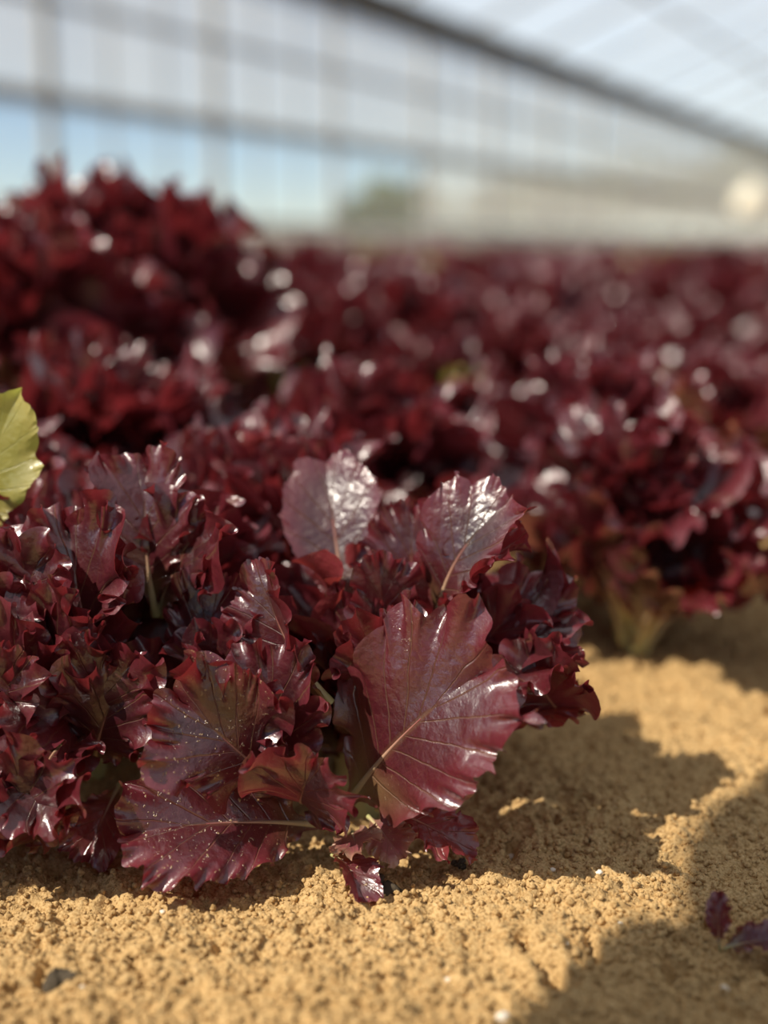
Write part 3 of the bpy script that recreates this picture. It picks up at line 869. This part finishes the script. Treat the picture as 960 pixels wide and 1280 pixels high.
def rock_mesh(name, r, seed, sub=2, rough=.28, squash=.7):
    rg = np.random.RandomState(seed)
    v, f = IV.copy(), IF.copy()
    for _ in range(sub):
        mid = {}; vl = list(map(tuple, v)); nf = []
        def m(a_, b_):
            k = (min(a_, b_), max(a_, b_))
            if k not in mid:
                q = (np.array(vl[a_]) + np.array(vl[b_])); q /= np.linalg.norm(q)
                mid[k] = len(vl); vl.append(tuple(q))
            return mid[k]
        for a_, b_, c_ in f:
            p_, q_, s_ = m(a_, b_), m(b_, c_), m(c_, a_)
            nf += [(a_, p_, s_), (p_, b_, q_), (s_, q_, c_), (p_, q_, s_)]
        v, f = np.array(vl), np.array(nf)
    o1 = rg.uniform(0, 20)
    d = 1 + rough * vnoise(v[:, 0] * 1.4 + o1 + v[:, 2], v[:, 1] * 1.4 + o1, seed) + rough * .6 * vnoise(v[:, 0] * 3.1 + v[:, 2] * 2, v[:, 1] * 3.1 - o1, seed + 1)
    v = v * d[:, None] * r * np.array([1, .85, squash])
    return mesh_np(name, v, f, smooth=False)
peb = [(203, 1138, .0011, 'tiny white pebble on the sand below the left sandy leaf'),
       (103, 1238, .0009, 'tiny white speck of grit beside the charred clump at the left'),
       (628, 1274, .0022, 'largest pale pebble at the bottom edge of the sand'),
       (748, 1104, .0013, 'cream pebble near the edge of the large soft shadow'),
       (690, 1098, .0012, 'cream pebble in the open sand right of the sharp lettuce'),
       (710, 1188, .0012, 'pale yellow pebble above the crack in the sand'),
       (640, 1057, .0018, 'pale pebble in the lettuce shadow on the sand'),
       (775, 1163, .0010, 'small pale pebble at the lower edge of the soft shadow'),
       (560, 1226, .0012, 'pale pebble in the sunlit sand left of the crack'),
       (905, 1240, .0013, 'pale pebble in the shaded sand below the fallen leaf scrap')]
for q, (px, py, r, lab) in enumerate(peb):
    w = ground_at(px, py)
    o = obj('pebble', rock_mesh('pebble', r, 60 + q, 1), M['white_grain'])
    zt = float(ground_h(np.array([w.x]), np.array([w.y]))[0])
    o.location = (w.x, w.y, zt + r * .3)
    tag(o, lab, 'pebble', 'pale pebbles on the sand')
def clump(px, py, size, seed, lab, n=9):
    w = ground_at(px, py)
    root = empty('debris_clump', (w.x, w.y, float(ground_h(np.array([w.x]), np.array([w.y]))[0])))
    tag(root, lab, 'debris')
    rg = random.Random(seed)
    for i in range(n):
        a = rg.uniform(0, 6.28); d = size * rg.uniform(0, .8)
        o = obj('flake', rock_mesh('flake', size * rg.uniform(.22, .42), seed * 10 + i, 1, .5, rg.uniform(.35, .8)), M['debris'], root)
        o.location = (math.cos(a) * d, math.sin(a) * d * .6, size * rg.uniform(.05, .35))
        o.rotation_euler = (rg.uniform(-.8, .8), rg.uniform(-.8, .8), a)
clump(75, 1222, .0080, 3, 'charred black clump of debris on the sand at lower left', 10)
clump(470, 1110, .0072, 4, 'dark crumbly clump of debris beside the curled dead leaf', 12)
clump(575, 1085, .004, 6, 'small dark clod of debris under the lettuce edge', 6)

# curled dead leaf on the sand, scraps of leaf in the soft shadow
def loose_leaf(lab, seed, b, t, n, mt, cat='leaf', **kw):
    B, T_ = at(*b), at(*t)
    L = (T_ - B).length
    o = dict(width=.4, G=.8, bend=.8, fold=.7, N=60, Mh=12, iters=140, ruf=.06, teeth=.03); o.update(kw)
    Q, f, uv = grow_leaf(seed, L, **o)
    me, rm = leaf_meshes(Q, f, uv, L, mt, r0=.03)
    root = empty('fallen_leaf', B); tag(root, lab, cat)
    put_leaf(root, me, rm, Matrix.Translation(-B) @ frame(B, T_ - B, n), name='blade')
loose_leaf('curled dark red dead leaf lying on the sand before the sharp lettuce', 811, (415, 1068, .418), (448, 1128, .400), (.5, -.6, .6), 'leaf_dust', width=.5, petiole=.08, fold=.6)
def zc_ground(px, py, dz=0.0):
    w = ground_at(px, py); d = w - cam.location
    return d.y * CP - d.z * SP - dz
zz = zc_ground(900, 1185)
loose_leaf('small upright red leaf scrap in the soft shadow at the right edge', 821, (900, 1190, zz), (903, 1118, zz), (-.4, -.8, .3), 'leaf', width=.30, G=1.6, petiole=.3)
loose_leaf('flat red leaf scrap lying in the soft shadow, cut by the right edge', 822, (905, 1186, zz - .002), (985, 1185, zz - .006), (-.1, -.4, .9), 'leaf', width=.36, G=1.4, petiole=.08)

# ------------------------------------------------------------------ beyond the glass
bank_pts, bank_f = [], []
NB = 40
for i in range(NB + 1):
    a_ = -20 + 150 * i / NB
    for (b_, z_) in ((14.5, -.06), (17, .55), (19, .85), (22, .95), (40, .6)):
        w = ab(a_, b_, z_ + .12 * math.sin(i * 1.7 + b_) if z_ > 0 else z_)
        bank_pts.append(w[:])
for i in range(NB):
    for j_ in range(4):
        k_ = i * 5 + j_
        bank_f.append((k_, k_ + 5, k_ + 6, k_ + 1))
o = obj('earth_bank', mesh_np('earth_bank', bank_pts, bank_f), M['outside'])
tag(o, 'low pale earth bank outside beyond the glazed wall', None, None, 'structure')
M['bush'] = simple('olive_bush_leaf', (0.055, 0.085, 0.018), 0.7, bscale=4, var=.5)
M['bark'] = simple('brown_bark', (0.12, 0.08, 0.05), 0.9, bscale=20)
def bush_mesh(seed, n=520):
    rg = np.random.RandomState(seed)
    d = rg.normal(size=(n, 3)); d /= np.linalg.norm(d, axis=1)[:, None]
    d[:, 2] = np.abs(d[:, 2]) * 1.0 - .25
    c = d * (rg.rand(n, 1) ** .4) * np.array([1, 1, .8]) * (1 + .25 * vnoise(d[:, 0] * 3, d[:, 1] * 3 + d[:, 2] * 2, seed))[:, None]
    c[:, 2] += .75
    u_ = rg.normal(size=(n, 3)); u_ /= np.linalg.norm(u_, axis=1)[:, None]
    w_ = np.cross(u_, rg.normal(size=(n, 3))); w_ /= np.linalg.norm(w_, axis=1)[:, None]
    s_ = .13 * rg.uniform(.6, 1.3, (n, 1))
    v = np.stack([c - u_ * s_, c + w_ * s_ * .45, c + u_ * s_, c - w_ * s_ * .45], 1).reshape(-1, 3)
    return mesh_np('foliage', v, np.arange(4 * n).reshape(n, 4))
BM = [bush_mesh(s_) for s_ in (1, 2, 3)]
tv, tf = tube_np([(0, 0, 0), (.03, 0, .3), (0, .02, .8)], [.07, .05, .03], 7)
TM = mesh_np('trunk', tv, tf)
for q, (a_, b_, s_) in enumerate([(23.5, 11.5, 1.0), (25.9, 13.4, .8), (28, 11.2, .9), (31.5, 11.6, 1.0), (35, 11.4, .8), (40, 11.8, 1.0), (46, 11.4, .9), (53, 11.7, 1.0), (62, 11.5, 1.1)]):
    r = empty('bush', ab(a_, b_, -.06), q * 1.3); s_ *= a_ / 19; r.scale = (s_ * .95, s_ * .95, s_)
    tag(r, 'blurred olive green bush outside the glass, %s in line from the left' % ORD[q], 'bush', 'bushes outside the greenhouse')
    obj('foliage', BM[q % 3], M['bush'], r); obj('trunk', TM, M['bark'], r)

# added round pale body standing in for a blurred bright spot of light
M['cream'] = simple('cream_bright_spot', (0.85, 0.78, 0.62), 0.35, bscale=5, var=.05)
lw = cam.location + (at(938, 252, 1.0) - cam.location) * 20.0
bright_spot = empty('bright_spot_body', lw); tag(bright_spot, 'round cream stand-in for a blurred bright spot of light at the right edge', 'bright_spot')
prof = [(.0, .30), (.05, .30), (.06, .24), (.14, .20), (.24, .08), (.28, -.06), (.25, -.2), (.15, -.28), (0.0, -.30)]
sv, sf = [], []
for r_, z_ in prof:
    for k_ in range(16):
        an = k_ / 16 * 2 * math.pi; sv.append((r_ * math.cos(an), r_ * math.sin(an), z_))
for i in range(len(prof) - 1):
    for k_ in range(16): sf.append((i * 16 + k_, i * 16 + (k_ + 1) % 16, (i + 1) * 16 + (k_ + 1) % 16, (i + 1) * 16 + k_))
obj('bright_spot_shell', mesh_np('bright_spot_shell', sv, sf), M['cream'], bright_spot)
bl = lw.dot(V); zr = EAVE + .15 + (RIDGE_Z - EAVE - .15) * (WB - bl) / (WB - RIDGE_B)
cv, cf = tube_np([(0, 0, .29), (0, 0, .8), (0, 0, zr - lw.z)], [.008, .008, .008], 6)
obj('cord', mesh_np('cord', cv, cf), M['steel'], bright_spot)  # added cord that carries the bright-spot stand-in

# ------------------------------------------------------------------ the photographer, kneeling left of the camera; casts the soft shadow
M['skin'] = simple('skin', (0.50, 0.30, 0.21), 0.5, bscale=40, var=.06)
M['jacket'] = simple('navy_jacket', (0.03, 0.04, 0.075), 0.85, bscale=80)
M['trousers'] = simple('grey_trousers', (0.10, 0.10, 0.10), 0.9, bscale=80)
M['hair'] = simple('dark_hair', (0.018, 0.012, 0.010), 0.6, bscale=150, var=.4)
M['boot'] = simple('brown_boot', (0.09, 0.05, 0.03), 0.6, bscale=60)
M['phone'] = simple('black_phone', (0.012, 0.012, 0.014), 0.2, bscale=10)
def skin_mesh(name, verts, edges, rads, mt, parent, root=0, sub=2):
    me = bpy.data.meshes.new(name)
    me.from_pydata(verts, edges, []); 
    o = obj(name, me, mt, parent)
    md = o.modifiers.new('skin', 'SKIN'); md.use_smooth_shade = True
    for i, r in enumerate(rads):
        sv_ = me.skin_vertices[0].data[i]
        sv_.radius = r if isinstance(r, tuple) else (r, r)
        sv_.use_root = (i == root)
    o.modifiers.new('sub', 'SUBSURF').levels = sub; o.modifiers[-1].render_levels = sub
    return o
def chain(pts, start=0): return [(start + i, start + i + 1) for i in range(len(pts) - 1)]
def build_photographer():
    base = Vector((-.53, -.36, 0)); dx_, dy_ = .125, .05
    man = empty('person', base)
    tag(man, 'kneeling person in navy jacket and grey trousers holding a phone low over the sand', 'person')
    W = lambda *p: (p[0] - base.x, p[1] - base.y, p[2])
    SH = lambda p: (p[0] + dx_, p[1] + dy_, p[2])
    hip, belly, chest, neck0, neck1, headc, headt = (-.53, -.44, .27), (-.53, -.36, .40), (-.53, -.23, .55), (-.525, -.13, .655), (-.522, -.10, .70), (-.515, -.055, .775), (-.508, -.02, .865)
    shR, shL = (-.50, -.37, .58), (-.51, -.045, .60)
    elR, haR0, haR = (-.31, -.40, .36), (-.035, -.10, .19), (.035, -.045, .155)
    elL, haL0, haL = (-.425, -.05, .36), (-.19, -.04, .22), (-.075, -.03, .19)
    knR, anR, toR = (-.41, -.10, .065), (-.42, -.50, .06), (-.42, -.60, .03)
    knL, anL, toL = (-.65, -.10, .065), (-.64, -.50, .06), (-.64, -.60, .03)
    hR, hL = (-.44, -.45, .25), (-.62, -.45, .25)
    hip, belly, chest, neck0, neck1, headc, headt, shR, shL, elR, elL, knR, anR, toR, knL, anL, toL, hR, hL = map(SH, (hip, belly, chest, neck0, neck1, headc, headt, shR, shL, elR, elL, knR, anR, toR, knL, anL, toL, hR, hL))
    V_ = [hip, belly, chest, neck0, neck1, headc, headt, shR, elR, haR0, haR, shL, elL, haL0, haL, hR, knR, anR, toR, hL, knL, anL, toL]
    R_ = [.11, .105, .11, .06, .055, .095, .07, .06, .045, .028, .026, .06, .045, .028, .026, .09, .06, .038, .03, .09, .06, .038, .03]
    E_ = [(0,1),(1,2),(2,3),(3,4),(4,5),(5,6),(2,7),(7,8),(8,9),(9,10),(2,11),(11,12),(12,13),(13,14),(0,15),(15,16),(16,17),(17,18),(0,19),(19,20),(20,21),(21,22)]
    fr = []
    # five fingers on each hand, curled round the phone
    for (h, pd, sgn) in ((10, Vector((.0, .03, -.03)), 1), (14, Vector((.03, .01, -.03)), -1)):
        hv = Vector(V_[h])
        for k_ in range(5):
            off_ = Vector((0, -.012 + .002 * k_, .034 - .017 * k_)) if k_ < 4 else Vector((-.02 * sgn, -.01, .03))
            ln_ = (.028, .032, .030, .024, .026)[k_]
            dr = Vector((-sgn * .55, .8 if k_ < 4 else -.5, .1))
            p1 = hv + off_ + Vector((sgn * .012, .012, 0)); p2 = p1 + dr.normalized() * ln_; p3 = p2 + Vector((-sgn * .95, .1, -.1)).normalized() * ln_ * .8
            i0 = len(V_)
            V_ += [tuple(p1), tuple(p2), tuple(p3)]; R_ += [.009, .0085, .007]
            E_ += [(h, i0), (i0, i0 + 1), (i0 + 1, i0 + 2)]
    skin_mesh('body', [W(*p) for p in V_], E_, R_, M['skin'], man)
    md_ = tuple((Vector(belly) + Vector(chest)) / 2)
    jv = [belly, chest, neck0, shR, elR, (-.05, -.115, .205), shL, elL, (-.20, -.042, .225), SH((-.53, -.43, .30)), md_]
    skin_mesh('jacket', [W(*p) for p in jv], [(9,0),(0,10),(10,1),(1,2),(1,3),(3,4),(4,5),(1,6),(6,7),(7,8)], [.145, .135, .08, .075, .062, .042, .075, .062, .042, .15, .145], M['jacket'], man, root=9)
    tv_ = [SH((-.53, -.46, .24)), hR, knR, anR, hL, knL, anL, SH((-.53, -.42, .34))]
    skin_mesh('trousers', [W(*p) for p in tv_], [(0,7),(0,1),(1,2),(2,3),(0,4),(4,5),(5,6)], [.12, .11, .075, .055, .11, .075, .055, .12], M['trousers'], man)
    for a_, t_ in ((anR, toR), (anL, toL)):
        skin_mesh('boot', [W(a_[0], a_[1] + .02, .06), W(a_[0], a_[1] - .05, .055), W(t_[0], t_[1] - .04, .05)], [(0,1),(1,2)], [.058, .05, .045], M['boot'], man)
    # hair cap and face
    # wide straw sunhat, added to fill out the cast soft shadow
    hc = Vector((-.388, -.012, .83)); hp = [(.0, .075), (.05, .072), (.078, .05), (.085, .0), (.125, -.004), (.165, -.008), (.165, -.012), (.125, -.009), (.082, -.006)]
    hs, hf = [], []
    for r_, z_ in hp:
        for k_ in range(28):
            an = k_ / 28 * 2 * math.pi; hs.append((r_ * math.cos(an), r_ * math.sin(an), z_))
    for i in range(len(hp) - 1):
        for k_ in range(28): hf.append((i * 28 + k_, i * 28 + (k_ + 1) % 28, (i + 1) * 28 + (k_ + 1) % 28, (i + 1) * 28 + k_))
    ho = obj('added_hat', mesh_np('added_hat', hs, hf), simple('straw', (.52, .40, .2), .8, bscale=200, var=.3), man); ho.location = W(*hc); ho['label'] = 'added wide-brimmed straw sunhat shaping the soft shadow'
    def ball(name, c, r, mt, sc=(1, 1, 1)):
        o = obj(name, rock_mesh(name, r, 5, 2, 0.0, 1.0), mt, man); o.location = W(*SH(c)); o.scale = sc
        for pl in o.data.polygons: pl.use_smooth = True
    ball('hair', (-.535, -.075, .79), .098, M['hair'], (.95, 1.0, 1.05))
    for e_ in (-1, 1):
        ball('eye', (-.470 + .02 * e_ + .03, .018 - .03 * e_ * .6, .765), .011, M['white_grain'])
        ball('pupil', (-.461 + .02 * e_ + .03, .024 - .03 * e_ * .6, .763), .006, M['hair'])
        ball('ear', (-.515 + .06 * e_, -.06 - .075 * e_, .765), .019, M['skin'], (.5, .8, 1.2))
    ball('nose', (-.43, .025, .745), .016, M['skin'], (1, 1, 1.3))
    ball('mouth', (-.445, .015, .712), .018, simple('lips', (.42, .16, .14), .5), (.8, 1.1, .4))
    # the phone stays a thing of its own, in the hands behind the lens
    ph = empty('phone', (-.012, -.012, .165)); tag(ph, 'slim black phone held in two hands just above the sand', 'phone')
    me = prism_mesh('phone_body', (-.036 - .0, 0, 0), (.036, 0, 0), .008, .150); obj('phone_body', me, M['phone'], ph)
    cv_, cf_ = tube_np([(.0, .003, .045), (0, .0065, .045)], [.008, .008], 14)
    obj('lens_ring', mesh_np('lens_ring', cv_, cf_), M['steel'], ph)
build_photographer()
